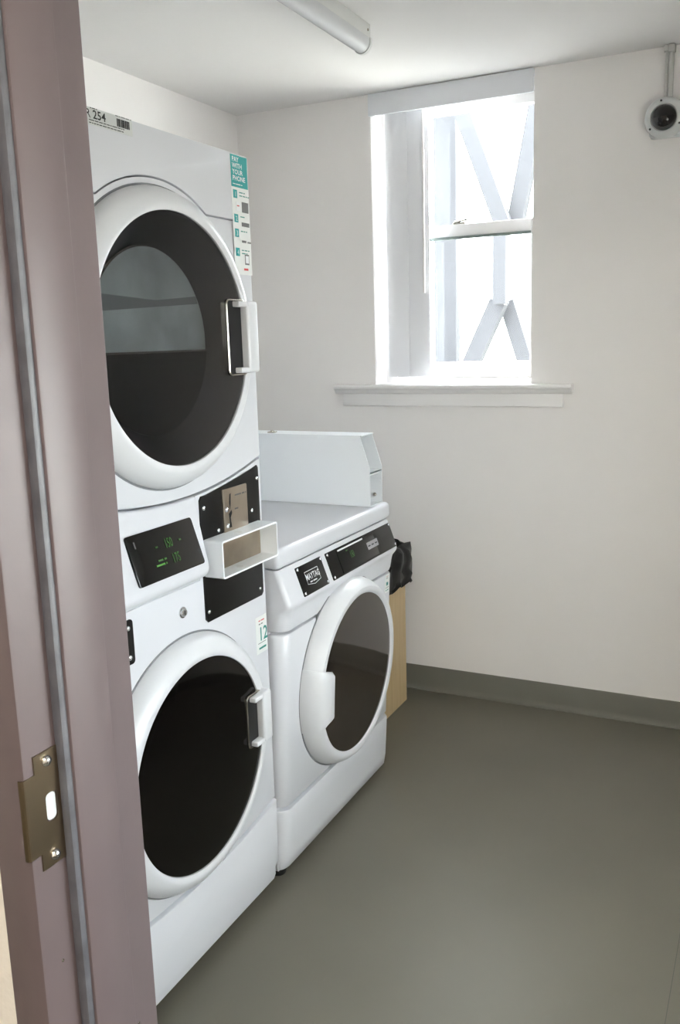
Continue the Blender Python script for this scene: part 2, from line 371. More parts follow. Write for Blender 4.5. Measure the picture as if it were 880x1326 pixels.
# ------------------------------------------------------------------ stacked machine
SY0, SY1, SYC = -2.117, -1.412, -1.765
sd = thing('stacked_dryer', (.52, SYC, 0), 'tall white stacked laundry machine with two round black doors beside the door frame', 'dryer')
obj('cabinet', B(.15, .862, SY0, SY1, .035, 1.855, .004), M['white'], sd, smooth=30)
smile = lambda y: 1.107+.053*((y-SYC)/.353)**2
UC, LC = 1.44, .517
AR = .318; sz = 1.706
def arc(R, z, n=40):
    a = math.asin((z-UC)/R); return [(SYC+R*math.cos(k), UC+R*math.sin(k)) for k in [a+(PI-2*a)*i/n for i in range(n+1)]]
ys = [SY0+.002+(SY1-SY0-.004)*i/30 for i in range(31)]
pts = [(y, smile(y)+.003) for y in ys] + [(ys[-1], sz-.0015)] + arc(AR-.0015, sz-.0015) + [(ys[0], sz-.0015)]
def PXhole(pts, hole, x0, x1, bev):
    t = bmesh.new()
    ov = [t.verts.new((x0, a, b)) for a, b in pts]; hv = [t.verts.new((x0, a, b)) for a, b in hole]
    es = [t.edges.new((q[i], q[(i+1) % len(q)])) for q in (ov, hv) for i in range(len(q))]
    bmesh.ops.triangle_fill(t, edges=es, use_beauty=True)
    r = bmesh.ops.extrude_face_region(t, geom=t.faces[:])
    nv = set(g for g in r['geom'] if isinstance(g, bmesh.types.BMVert))
    for v in nv: v.co.x = x1
    bmesh.ops.dissolve_limit(t, angle_limit=.001, verts=t.verts[:], edges=t.edges[:])
    return t
hole = [(SYC+.262*math.cos(2*PI*i/96), UC+.262*math.sin(2*PI*i/96)) for i in range(96)]
fp = obj('front_panel', PXhole(pts, hole, .863, .903, .003), M['white'], sd, smooth=35)
pts = [(ys[-1], sz+.0015)] + arc(AR+.0015, sz+.0015) + [(ys[0], sz+.0015), (ys[0], 1.853), (ys[-1], 1.853)]
obj('top_panel', PX(pts, .863, .9055, .003), M['white'], sd, smooth=35)
# shallow dish round the upper door
def door(zc, glassmat, R=.253, rout=.302, xg=.943, x0=.903):
    prof = [(rout, x0-.006), (rout, x0+.006), (rout-.006, x0+.020), (rout-.014, x0+.031), (R+.016, xg+.003), (R+.006, xg+.004), (R, xg+.001), (R+.0005, xg-.010), (R+.004, x0-.006)]
    d = obj('door', lathe_x(prof, SYC, zc, 128, closed=True), M['whiteplastic'], sd, smooth=35)
    obj('gap_shadow', lathe_x([(rout+.004, x0-.002), (rout+.004, x0+.0015), (rout-.004, x0+.0015), (rout-.004, x0-.002)], SYC, zc, 96, closed=True), M['gap_shadow'], d)  # grey ring painted in as the shadow of the door gap
    gp = [(0, xg+.006), (R*.5, xg+.005), (R*.85, xg+.002), (R-.001, xg-.002), (R-.001, xg-.008), (R*.5, xg-.002), (0, xg-.001)]
    g = obj('glass', lathe_x(gp, SYC, zc, 128), glassmat, d, smooth=35)
    return d, g
def handle(d, y0, y1, ya, z0, z1, xf, xb, pocket_y):
    # C-shaped white grip: upright bar, short arms at both ends, dark pocket behind
    bm = bmesh.new(); t = .013
    box(bm, xb, xf, y0+(y1-y0)*.0, y1, z0, z1, .006, 3)
    box(bm, xb+.004, xf-.002, ya, y0+.01, z1-t, z1-.001, .003); box(bm, xb+.004, xf-.002, ya, y0+.01, z0+.001, z0+t, .003)
    obj('handle', bm, M['whiteplastic'], d, smooth=35)
    pk = rrect(pocket_y, y0+.02, z0-.004, z1+.004, .012, 5)
    pin = rrect(pocket_y+.003, y0+.017, z0-.001, z1+.001, .010, 5)
    t2 = bmesh.new()
    a = [t2.verts.new((xb+.0105, p[0], p[1])) for p in pk]; b = [t2.verts.new((xb+.0120, p[0], p[1])) for p in pin]
    n = len(a)
    for i in range(n): t2.faces.new((a[i], a[(i+1) % n], b[(i+1) % n], b[i]))
    c_ = [t2.verts.new((xb-.004, p[0], p[1])) for p in pk]
    for i in range(n): t2.faces.new((a[i], a[(i+1) % n], c_[(i+1) % n], c_[i]))
    obj('pocket_rim', t2, M['steel'], d, smooth=60)
    obj('pocket', PX(pin, xb-.004, xb+.0110), M['recess'], d)
ud, ug = door(UC, M['doorsmoke'])
# behind the smoked glass: charcoal cone, dark lower half, pale half-round inner pane with a baffle
XI, Ri, zcut = .872, .190, 1.420
obj('door_liner', lathe_x([(.2525, .938), (.247, .928), (.222, .900), (.196, XI+.001), (.190, XI-.004), (0, XI-.004)], SYC, UC, 96), M['liner'], ud, smooth=40)
def dsh(R, z, n=40):
    a = math.asin((z-UC)/R); return [(SYC+R*math.cos(k), UC+R*math.sin(k)) for k in [a+(PI-2*a)*i/n for i in range(n+1)]]
a0 = math.asin((UC-zcut)/Ri)
lowh = [(SYC+.193*math.cos(k), UC+.193*math.sin(k)) for k in [PI+a0+(PI-2*a0)*i/40 for i in range(41)]]
obj('liner_insert', PX(lowh, XI-.003, XI+.002), M['linerdark'], ud)
obj('inner_pane', PX(dsh(Ri, zcut), XI-.003, XI+.001), M['innerpane'], ud)
t = bmesh.new(); o_ = dsh(Ri+.003, zcut-.003); i_ = dsh(Ri-.001, zcut+.001)
va = [t.verts.new((XI+.0025, *p)) for p in o_]; vb = [t.verts.new((XI+.004, *p)) for p in i_]
for i in range(len(va)): j = (i+1) % len(va); t.faces.new((va[i], va[j], vb[j], vb[i]))
obj('pane_rim', t, M['steel'], ud, smooth=60)
bandp = [(SYC-.175, 1.498), (SYC+.168, 1.520), (SYC+.163, 1.536), (SYC+.02, 1.524), (SYC-.165, 1.533)]
obj('baffle', PX(bandp, XI+.001, XI+.0018), M['innerband'], ud)
handle(ud, -1.541, -1.498, -1.573, 1.366, 1.524, .968, .938, -1.598)
ld, lg = door(LC, M['doorblack'], R=.240, rout=.290)
handle(ld, -1.553, -1.514, -1.585, .478, .604, .968, .938, -1.598)
# lower unit: front below the smile line, flat part on the right carries the coin plate
XP = .903
def lower_outline():
    top = [(y, smile(y)-.003) for y in ys if y > -1.686]
    return [(-1.690, .9165)] + [(-1.690, smile(-1.69)-.003)] + top + [(ys[-1], .9165)]
pts = [(ys[0], .915), (-1.690, .915), (-1.690, smile(-1.69)-.003)] + [(y, smile(y)-.003) for y in ys if y > -1.68]
kick = lambda y: .216+.034*((y-SYC)/.353)**2
pts += [(y, kick(y)+.003) for y in reversed(ys)]
obj('lower_panel', PX(pts, .863, XP, .003), M['white'], sd, smooth=35)
obj('kick_panel', PX([(y, kick(y)-.003) for y in ys] + [(ys[-1]-.004, .075), (ys[-1]-.02, .060), (ys[-1]-.02, .040), (ys[-1]-.03, .030), (ys[0]+.02, .030), (ys[0], .055)], .863, .9085, .005), M['white'], sd, smooth=35)
# sloped console (lofted so that its top follows the smile line)
t = bmesh.new(); rows = []
cy = [y for y in ys if y < -1.70] + [-1.692]
for y in cy:
    e = max(0, (y+1.712)/.02) if y > -1.712 else 0
    k = 1-.35*e
    tz = smile(y)-.003
    prof = [(.88, tz), (.900, tz), (.9035, tz-.004), (.9045, tz-.02), (.903+k*.004, 1.078), (.903+k*.021, 1.020), (.903+k*.040, .962), (.903+k*.043, .952), (.903+k*.042, .944), (.903+k*.037, .937), (.903+k*.018, .928), (.904, .919), (.903, .9155), (.88, .9155)]
    rows.append([t.verts.new((a, y, b)) for a, b in prof])
for a, b in zip(rows, rows[1:]):
    n = len(a)
    for i in range(n): t.faces.new((a[i], a[(i+1) % n], b[(i+1) % n], b[i]))
t.faces.new(rows[0]); t.faces.new(rows[-1][::-1])
con = obj('console', t, M['white'], sd, smooth=50)
# display on the slope
Pa, Pb = Vector((.9083, 0, 1.072)), Vector((.9445, 0, .962))
dn = (Pb-Pa).normalized(); on_ = Vector((-dn.z, 0, dn.x)); on_ = on_ if on_.x > 0 else -on_
def CP(y, s, out=0): return Pa+dn*s+on_*out+Vector((0, y, 0))
L = (Pb-Pa).length
t = prism(rrect(-1.945, -1.726, .006, L-.006, .006, 4), lambda a, b: CP(a, b, -.004), lambda a, b: CP(a, b, .004), .0015)
dp = obj('display', t, M['blackgloss'], con, smooth=35, label='glossy black display with green digits')
ux = Vector((0, 1, 0)); uz = -dn
lettering(dp, '150', CP(-1.838, .052, .0045), ux, uz, .020, 'leddim', .62)
lettering(dp, '175', CP(-1.828, .086, .0045), ux, uz, .020, 'leddim', .62)
smallprint(dp, 3, CP(-1.868, .046, .0045), ux, uz, .005, 'leddim', .9)
smallprint(dp, 3, CP(-1.79, .046, .0045), ux, uz, .005, 'leddim', .9)
smallprint(dp, 7, CP(-1.872, .074, .0045), ux, uz, .006, 'leddim', .8)
smallprint(dp, 9, CP(-1.882, .083, .0045), ux, uz, .006, 'led', .8)
obj('indicator', prism([(-1.926, .02), (-1.923, .02), (-1.923, .034), (-1.926, .034)], lambda a, b: CP(a, b, .004), lambda a, b: CP(a, b, .0046)), M['greyink'], dp)
# key lock below the ledge
bm = lathe([(.013, 0), (.0125, .003), (.009, .004), (.009, .007), (.0075, .0085), (0, .0085)], (.902, -1.762, .862), (1, 0, 0), 24)
kl = obj('key_lock', bm, M['chrome'], sd, smooth=35)
obj('keyway', B(.9105, .9112, -1.7632, -1.7608, .857, .867), M['recess'], kl)
# small black plate at the left
bp = obj('service_plate', PX(rrect(-2.075, -1.929, .806, .899, .008, 4), XP-.001, XP+.003, .001), M['black'], sd, smooth=35)
for z in (.822, .883): screw(bp, (XP+.003, -1.946, z), r=.0055)
# black coin plate with a sloping top
top = [(-1.679+.25*i/10, 1.100+.040*(i/10)**1.2) for i in range(11)]
pl = [(-1.679, .820), (-1.671, .812), (-1.437, .812), (-1.429, .820)] + [(-1.429, 1.134), (-1.434, 1.140)] + [(y, z) for y, z in reversed(top[1:-1])] + [(-1.672, 1.102), (-1.679, 1.094)]
cpl = obj('coin_plate', PX(pl, XP-.001, XP+.0035, .001), M['black'], sd, smooth=35, label='black steel coin plate')
for (y, z) in ((-1.44, 1.108), (-1.667, 1.075), (-1.468, 1.034), (-1.613, 1.014), (-1.446, .832), (-1.668, .836)): screw(cpl, (XP+.0035, y, z), r=.005)
ms = obj('coin_slide', PX(rrect(-1.592, -1.490, 1.0, 1.104, .002, 2), XP+.003, XP+.007, .001), M['coin'], cpl, smooth=35)
obj('coin_slot', PX([(-1.566, 1.09), (-1.561, 1.092), (-1.563, 1.07), (-1.566, 1.055), (-1.569, 1.07)], XP+.007, XP+.0076), M['recess'], ms)
obj('coin_slot', PX([(-1.577, 1.012), (-1.569, 1.02), (-1.572, 1.045), (-1.561, 1.052), (-1.559, 1.045), (-1.566, 1.035), (-1.562, 1.012)], XP+.007, XP+.0076), M['recess'], ms)
smallprint(ms, 13, (XP+.0072, -1.545, 1.082), (0, 1, 0), (0, 0, 1), .006, 'greyink', .8)
smallprint(ms, 4, (XP+.0072, -1.548, 1.05), (0, 1, 0), (0, 0, 1), .006, 'greyink', .8)
for (y, z) in ((-1.582, 1.056), (-1.58, 1.018)): screw(ms, (XP+.007, y, z), r=.006)
# white open coin tray frame
ty0, ty1, tz0, tz1, tx = -1.676, -1.435, .918, 1.004, .957
t = bmesh.new(); ro = rrect(ty0, ty1, tz0, tz1, .006, 3); ri = rrect(ty0+.004, ty1-.004, tz0+.004, tz1-.004, .004, 3)
A0 = [t.verts.new((XP+.002, *p)) for p in ro]; A1 = [t.verts.new((tx, *p)) for p in ro]
I0 = [t.verts.new((XP+.002, *p)) for p in ri]; I1 = [t.verts.new((tx, *p)) for p in ri]
n = len(ro)
for i in range(n):
    j = (i+1) % n
    t.faces.new((A0[i], A0[j], A1[j], A1[i])); t.faces.new((A1[i], A1[j], I1[j], I1[i])); t.faces.new((I1[i], I1[j], I0[j], I0[i])); t.faces.new((I0[i], I0[j], A0[j], A0[i]))
ct = obj('coin_tray', t, M['galv'], cpl, smooth=40, label='white open coin tray frame')
vp = obj('vault_door', PX(rrect(ty0+.02, ty1-.004, tz0+.002, tz1-.002, .002, 2), XP+.003, XP+.0065), M['coin'], cpl)
lk = obj('vault_lock', lathe([(.009, 0), (.0085, .003), (.006, .0035), (.0055, .001), (0, .001)], (XP+.0065, -1.622, .968), (1, 0, 0), 20), M['steel'], cpl, smooth=40)
for z, s in ((tz1, 1), (tz0+.004, 1)):
    obj('tray_slot', lathe([(.009, 0), (.009, .0006), (0, .0006)], (.935, -1.575, z), (0, 0, 1), 18), M['whiteink'], ct)
# stickers
def plate(parent, name, y0, y1, z0, z1, x, m, th=.0004, label=None):
    return obj(name, B(x, x+th, y0, y1, z0, z1), M[m], parent, label=label)
XT = .9056
st = plate(sd, 'phone_sticker', -1.487, -1.414, 1.588, 1.850, XT, 'paper', label='white and teal payment instruction sticker')
plate(st, 'teal_block', -1.486, -1.417, 1.780, 1.849, XT+.0004, 'teal')
for k, wtx in enumerate(('PAY', 'WITH', 'YOUR', 'PHONE')):
    lettering(st, wtx, (XT+.0009, -1.481, 1.8345-.0135*k), (0, 1, 0), (0, 0, 1), .0105, 'whiteink', 1.05, bold=.015)
smallprint(st, 16, (XT+.0009, -1.481, 1.785), (0, 1, 0), (0, 0, 1), .003, 'whiteink', 1.1)
for num, z, l1, l2 in (('1', 1.768, 8, 14), ('2', 1.715, 7, 0), ('3', 1.683, 9, 0), ('4', 1.641, 11, 8)):
    sq = plate(st, 'step_square', -1.480, -1.464, z-.012, z+.006, XT+.0004, 'teal')
    lettering(st, num, (XT+.0009, -1.4755, z-.009), (0, 1, 0), (0, 0, 1), .011, 'whiteink', .9)
    smallprint(st, l1, (XT+.0005, -1.456, z), (0, 1, 0), (0, 0, 1), .0038, 'dteal', 1)
    if l2: smallprint(st, l2, (XT+.0005, -1.456, z-.007), (0, 1, 0), (0, 0, 1), .0038, 'dteal', 1)
plate(st, 'card_picture', -1.446, -1.419, 1.727, 1.750, XT+.0004, 'greyink')
plate(st, 'app_picture', -1.470, -1.450, 1.728, 1.748, XT+.0004, 'whiteink')
smallprint(st, 3, (XT+.0009, -1.468, 1.738), (0, 1, 0), (0, 0, 1), .004, 'red', 1)
plate(st, 'bar_picture', -1.450, -1.418, 1.696, 1.705, XT+.0004, 'greyink')
plate(st, 'button_picture', -1.452, -1.434, 1.660, 1.665, XT+.0004, 'greyink')
smallprint(st, 5, (XT+.0006, -1.430, 1.659), (0, 1, 0), (0, 0, 1), .006, 'greyink', .8)
ph = plate(st, 'phone_picture', -1.443, -1.425, 1.611, 1.634, XT+.0004, 'greyink')
plate(st, 'phone_screen', -1.4405, -1.4275, 1.6145, 1.631, XT+.0008, 'whiteink')
smallprint(st, 4, (XT+.0006, -1.450, 1.597), (0, 1, 0), (0, 0, 1), .008, 'red', .95, bold=.01)
nl = plate(sd, 'number_label', -2.03, -1.824, 1.823, 1.8525, XT, 'greypaper', label='grey asset label with number and barcode')
lettering(nl, 'R', (XT+.0006, -1.953, 1.8345), (0, 1, 0), (0, 0, 1), .0145, 'ink', 1.0, bold=.015)
lettering(nl, '254', (XT+.0006, -1.934, 1.8345), (0, 1, 0), (0, 0, 1), .0145, 'ink', 1.12, bold=.015)
smallprint(nl, 10, (XT+.0006, -1.94, 1.8505), (0, 1, 0), (0, 0, 1), .0024, 'ink', 1)
smallprint(nl, 24, (XT+.0006, -1.872, 1.8505), (0, 1, 0), (0, 0, 1), .0026, 'greyink', .95)
smallprint(nl, 51, (XT+.0006, -1.945, 1.8297), (0, 1, 0), (0, 0, 1), .0026, 'ink', .92)
smallprint(nl, 52, (XT+.0006, -1.945, 1.8250), (0, 1, 0), (0, 0, 1), .0026, 'ink', .88)
bb = bmesh.new(); y = -1.868
while y < -1.832:
    wd = random.choice((.0008, .0012, .0018)); box(bb, XT+.0004, XT+.0008, y, y+wd, 1.8335, 1.8475); y += wd+random.choice((.0006, .0009, .0012))
obj('barcode', bb, M['ink'], nl, kind='stuff')
def twelve(parent, y0, y1, z0, z1, x, txt, tilt=0):
    s = obj('number_sticker', PX([(y0, z0), (y1, z0), (y1, z1), (y0, z1)], x, x+.0004), M['paper'], parent, label='white sticker with teal number')
    hgt = z1-z0; wdt = y1-y0
    smallprint(s, 7, (x+.0006, y0+wdt*.25, z1-hgt*.14), (0, 1, 0), (0, 0, 1), hgt*.05, 'red', 1)
    smallprint(s, 6, (x+.0006, y0+wdt*.25, z1-hgt*.23), (0, 1, 0), (0, 0, 1), hgt*.05, 'greyink', 1)
    if txt: lettering(s, txt, (x+.0006, y0+wdt*.22, z0+hgt*.34), (0, 1, 0), (0, 0, 1), hgt*.36, 'dteal', .85, bold=.015)
    else: smallprint(s, 3, (x+.0006, y0+wdt*.3, z0+hgt*.36), (0, 1, 0), (0, 0, 1), hgt*.3, 'dteal', .3)
    obj('rule_line', B(x+.0004, x+.0007, y0+wdt*.15, y1-wdt*.12, z0+hgt*.27, z0+hgt*.282), M['ink'], s)
    smallprint(s, 7, (x+.0006, y0+wdt*.2, z0+hgt*.1), (0, 1, 0), (0, 0, 1), hgt*.09, 'dteal', .8, bold=.02)
    return s
twelve(sd, -1.470, -1.418, .664, .760, XP+.0002, '12')
# feet
for y in (SY0+.06, SY1-.06):
    for x in (.22, .85):
        obj('foot', lathe([(.022, 0), (.022, .012), (.008, .014), (.008, .04)], (x, y, 0), (0, 0, 1), 16), M['rubber'], sd, smooth=40)

# ------------------------------------------------------------------ front-load washer
WY0, WY1, WYC = -1.402, -.690, -1.046
wa = thing('front_load_washer', (.55, WYC, 0), 'white front loading washer with brown smoked door under a metal box', 'washer')
obj('cabinet', B(.17, .897, WY0+.002, WY1-.002, .04, .868, .004), M['white'], wa, smooth=30)
obj('worktop', B(.155, .938, WY0-.004, WY1+.004, .868, .921, .014, 4), M['white'], wa, smooth=50)
def shell(levels, name, n=8):
    t = bmesh.new(); rows = []
    for z, xf, rad, ins in levels:
        a, b = WY0+ins, WY1-ins; pts = [(.893, a)]
        pts += [(xf-rad+rad*math.sin(k), a+rad-rad*math.cos(k)) for k in [PI/2*i/n for i in range(n+1)]]
        pts += [(xf, a+(b-a)*(.15+.7*i/8)) for i in range(9)]
        pts += [(xf-rad+rad*math.cos(k), b-rad+rad*math.sin(k)) for k in [PI/2*i/n for i in range(n+1)]]
        pts += [(.893, b)]
        rows.append([t.verts.new((x, y, z)) for x, y in pts])
    for p, q in zip(rows, rows[1:]):
        m_ = len(p)
        for i in range(m_): t.faces.new((p[i], p[(i+1) % m_], q[(i+1) % m_], q[i]))
    t.faces.new(rows[0][::-1]); t.faces.new(rows[-1])
    return obj(name, t, M['white'], wa, smooth=40)
xw = lambda z: .912+.05*z
shell([(.020, .905, .03, .004), (.026, .912, .034, .001), (.06, xw(.06)+.003, .036, 0), (.15, xw(.15)+.004, .036, 0), (.192, xw(.19)+.004, .036, 0), (.198, xw(.2)+.001, .036, .002), (.200, xw(.2)-.014, .034, .010)], 'kick_panel')
shell([(.206, xw(.206)-.012, .034, .008), (.208, xw(.2)-.003, .036, .002), (.214, xw(.214), .036, 0), (.5, xw(.5), .036, 0), (.690, xw(.69), .036, 0), (.695, xw(.695)-.003, .036, .002), (.697, xw(.697)-.010, .034, .006)], 'front_panel')
shell([(.701, xw(.7)-.010, .034, .006), (.703, xw(.7)-.003, .034, .002), (.712, xw(.71), .034, 0), (.735, .950, .03, 0), (.752, .9535, .026, 0), (.762, .960, .02, 0), (.768, .9635, .016, 0), (.774, .9645, .014, 0), (.780, .963, .014, 0), (.82, .9485, .014, 0), (.858, .9345, .014, 0), (.866, .930, .014, .001)], 'control_fascia')
Qa, Qb = Vector((.9345, 0, .858)), Vector((.963, 0, .780))
qd = (Qb-Qa).normalized(); qn = Vector((-qd.z, 0, qd.x)); qn = qn if qn.x > 0 else -qn
def WP(y, s, out=0): return Qa+qd*s+qn*out+Vector((0, y, 0))
QL = (Qb-Qa).length
def cplate(y0, y1, s0, s1, r=.003):
    return prism(rrect(y0, y1, s0, s1, r, 3), lambda a, b: WP(a, b, -.003), lambda a, b: WP(a, b, .0025), .0008)
uq = -qd
mp_ = obj('badge_plate', cplate(-1.322, -1.180, .004, QL), M['black'], wa, smooth=35, label='black badge plate with white lettering')
for y in (-1.315, -1.187):
    for s in (.011, QL-.007): screw(mp_, WP(y, s, .0025), qn, .0045)
# badge: framed shield with lettering
bo = [(-1.288, .024), (-1.214, .024), (-1.214, .058), (-1.251, .064), (-1.288, .058)]
bi = [(-1.2865, .0255), (-1.2155, .0255), (-1.2155, .0568), (-1.251, .0626), (-1.2865, .0568)]
t = bmesh.new()
a = [t.verts.new(WP(y, s, .003)) for y, s in bo]; b = [t.verts.new(WP(y, s, .003)) for y, s in bi]
for i in range(5): t.faces.new((a[i], a[(i+1) % 5], b[(i+1) % 5], b[i]))
obj('badge_border', t, M['whiteink'], mp_)
lettering(mp_, 'MAYTAG', WP(-1.251, .0475, .003), ux, uq, .0165, 'whiteink', .80, align='CENTER', bold=.012)
smallprint(mp_, 10, WP(-1.274, .0565, .003), ux, uq, .0055, 'whiteink', .95, align='CENTER')
dq = obj('display_plate', cplate(-1.152, -.703, .004, QL), M['black'], wa, smooth=35, label='long black display plate')
for y in (-1.144, -.711):
    for s in (.011, QL-.007): screw(dq, WP(y, s, .0025), qn, .0045)
sw = obj('display_window', prism(rrect(-1.090, -.838, .010, QL-.004, .003, 3), lambda a, b: WP(a, b, .002), lambda a, b: WP(a, b, .0045), .001), M['screen'], dq, smooth=35)
obj('glare_bar', prism(rrect(-1.085, -.918, .010, .0145, .002, 3), lambda a, b: WP(a, b, .0045), lambda a, b: WP(a, b, .0062), .0006), M['whiteink'], dq, smooth=35, label='bright bar of painted window glare above the digits')  # white print stands for window glare along the top edge
lettering(sw, '150', WP(-1.022, .048, .005), ux, uq, .020, 'leddim', .62)
smallprint(sw, 5, WP(-1.04, .024, .005), ux, uq, .004, 'leddim', .9)
kp = obj('key_label', prism(rrect(-.902, -.826, .030, .052, .002, 3), lambda a, b: WP(a, b, .0045), lambda a, b: WP(a, b, .0052)), mat('grey_key_label', (150, 148, 150), .4, bump=.02), dq)
for k in range(3):
    smallprint(kp, 4, WP(-.898+.0245*k, .044, .0054), ux, uq, .006, 'ink', .8)
obj('panel_line', B(0, 0, 0, 0, 0, 0) if False else prism([(-.822, .02), (-.818, .02), (-.818, .066), (-.822, .066)], lambda a, b: WP(a, b, .0025), lambda a, b: WP(a, b, .003)), M['recess'], dq)
# washer door, leaning like its front
WZC, TL_ = .482, .05
xg = .985; x0 = xw(WZC); Rg = .233
prof = [(.276, x0-.004), (.276, x0+.008), (.272, x0+.022), (.262, x0+.040), (.252, xg+.002), (.243, xg+.004), (Rg+.002, xg+.001), (Rg-.004, xg-.008), (Rg-.012, xg-.010), (Rg-.012, x0-.004)]
obj('gap_shadow', lathe_x([(.280, x0-.003), (.280, x0+.0015), (.27, x0+.0015), (.27, x0-.003)], WYC, WZC, 96, TL_, closed=True), M['gap_shadow'], wa)  # grey ring stands for the gap shadow behind the washer door
wd = obj('door', lathe_x(prof, WYC, WZC, 128, TL_, closed=True), M['whiteplastic'], wa, smooth=35)
gp = [(0, xg-.001), (Rg*.5, xg-.001), (Rg*.9, xg-.002), (Rg-.001, xg-.003), (Rg-.001, xg-.008), (0, xg-.008)]
obj('glass', lathe_x(gp, WYC, WZC, 128, TL_), M['washglass'], wd, smooth=35)
# the moulded grip wraps the near side of the ring
t = bmesh.new(); rows = []; NA = 14
hw = .335
for i in range(NA+1):
    dA = -hw+2*hw*i/NA; th = PI+dA; e = 1-max(0, (abs(dA)-hw*.86)/(hw*.14))**2*.5
    ri_ = .192/math.cos(dA)
    prof = [(.279, x0-.002), (.279, x0+.014*e), (.276, x0+.034*e), (.266, xg+.004*e), (.250, xg+.013*e), (.228, xg+.018*e), (ri_+.012, xg+.019*e), (ri_+.003, xg+.016*e), (ri_, xg+.008*e), (ri_+.004, xg-.004), (.24, xg-.006)]
    rows.append([t.verts.new((x+TL_*r*math.sin(th), WYC+r*math.cos(th), WZC+r*math.sin(th))) for r, x in prof])
for p_, q_ in zip(rows, rows[1:]):
    for i in range(len(p_)): j = (i+1) % len(p_); t.faces.new((p_[i], p_[j], q_[j], q_[i]))
t.faces.new(rows[0]); t.faces.new(rows[-1][::-1])
obj('handle', t, M['whiteplastic'], wd, smooth=50)
obj('pocket', PX(rrect(-1.255, -1.222, .418, .548, .008, 4), .976, .9875), M['recess'], wd)
ns = twelve(wa, -.762, -.725, .634, .695, 0, '')
for o_ in [ns]+list(ns.children):
    for v in o_.data.vertices: v.co.x += xw(v.co.z)+.0008
for (x, y) in ((.876, WY0+.03), (.80, WY1-.03), (.22, WY0+.03), (.22, WY1-.03)):
    bm = lathe([(.021, 0), (.023, .004), (.023, .013), (.018, .016), (.008, .017), (.008, .045)], (x, y, 0), (0, 0, 1), 20)
    obj('foot', bm, M['rubber'], wa, smooth=40)
obj('foot_bracket', B(.855, .900, WY0+.006, WY0+.055, .026, .044, .003), M['white'], wa, smooth=40)

# ------------------------------------------------------------------ white sheet-metal box on the washer
bx = thing('metal_box', (.5, -.745, .921), 'white open-ended sheet metal box standing on the washer worktop', 'metal box')
zb, zt = .9215, 1.143
def side(y0, y1):
    pts = [(.16, zb), (.918, zb), (.918, 1.040), (.886, zt), (.16, zt)]
    return PY(pts, y0, y1)
obj('side_plate', side(-.797, -.7945), M['galv'], bx)
obj('side_plate', side(-.7045, -.702), M['galv'], bx)
obj('top_plate', B(.16, .892, -.7945, -.7045, zt-.003, zt), M['galv'], bx)
bm = bmesh.new(); box(bm, .16, .918, -.7945, -.7045, 1.024, 1.027); box(bm, .915, .918, -.7945, -.7045, 1.020, 1.027)
obj('shelf', bm, M['galv'], bx)
obj('base_plate', B(.16, .918, -.7945, -.7045, zb, zb+.002), M['galv'], bx)
obj('rear_plate', B(.16, .1625, -.7945, -.7045, zb+.002, zt-.003), M['galv'], bx)
obj('rib', B(.80, .915, -.7065, -.7045, .99, .993), M['galv'], bx)
screw(bx, (.893, -.7045, .945), (0, -1, 0), .006, 'steel')
bm = B(.545, .57, -.775, -.755, zt, zt+.004, .001); lathe([(.006, 0), (.006, .004), (0, .005)], (.557, -.765, zt+.003), (0, 0, 1), 12, bm)
obj('clip', bm, M['steel'], bx, smooth=40)

# ------------------------------------------------------------------ bin
BX0, BX1, BY0, BY1, BZ = .36, .760, -.52, -.132, .60
bn = thing('waste_bin', ((BX0+BX1)/2, (BY0+BY1)/2, 0), 'pale wood waste bin lined with a black plastic bag behind the washer', 'waste bin')
bm = bmesh.new()
box(bm, BX1-.018, BX1, BY0, BY1, 0, BZ, .002); box(bm, BX0, BX0+.018, BY0, BY1, 0, BZ, .002)
box(bm, BX0+.018, BX1-.018, BY0, BY0+.018, 0, BZ, .002); box(bm, BX0+.018, BX1-.018, BY1-.018, BY1, 0, BZ, .002); box(bm, BX0+.018, BX1-.018, BY0+.018, BY1-.018, .0, .02)
obj('bin_body', bm, M['bin'], bn)
# liner: folded over the rim, crumpled
t = bmesh.new(); NU, rows = 96, []
prof = [(-.05, .35), (-.035, .52), (-.022, .60), (-.012, .640), (.002, .655), (.016, .648), (.024, .625), (.026, .590), (.022, .560), (.026, .535), (.018, .512), (.022, .500)]
per = [(BX0, BY0), (BX1, BY0), (BX1, BY1), (BX0, BY1)]
def rimpt(u, off):
    k = int(u*4) % 4; f = u*4-int(u*4); a = Vector(per[k]+(0,)); b = Vector(per[(k+1) % 4]+(0,))
    p = a.lerp(b, f); c = Vector(((BX0+BX1)/2, (BY0+BY1)/2, 0)); nn = [(0, -1), (1, 0), (0, 1), (-1, 0)]
    n1 = Vector(nn[k]+(0,)); prev = Vector(nn[(k-1) % 4]+(0,)); nx = Vector(nn[(k+1) % 4]+(0,))
    d = n1
    if f < .12: d = n1.lerp(prev, .5*(1-f/.12))
    if f > .88: d = n1.lerp(nx, .5*(f-.88)/.12)
    if d.length > .001: d = d.normalized()*min(1.25, 1/ max(.75, d.length))
    return p+d*off
for si, (off, z) in enumerate(prof):
    row = []
    for i in range(NU):
        u = i/NU; p = rimpt(u, off)
        w_ = noise.noise(Vector((p.x*22, p.y*22, z*16+3))); w2 = noise.noise(Vector((p.x*55+5, p.y*55, z*40)))
        amp = .018 if si >= 2 else .005
        d = (p-Vector(((BX0+BX1)/2, (BY0+BY1)/2, 0))).normalized()
        q = p+d*max((w_*amp+w2*.008), -.012 if si > 5 else -.05)+Vector((0, 0, z+(w_*.02+w2*.01 if si >= 2 else 0)))
        if si > 8: q.z -= .03*abs(noise.noise(Vector((u*14, 3.3, 0))))
        row.append(t.verts.new(q))
    rows.append(row)
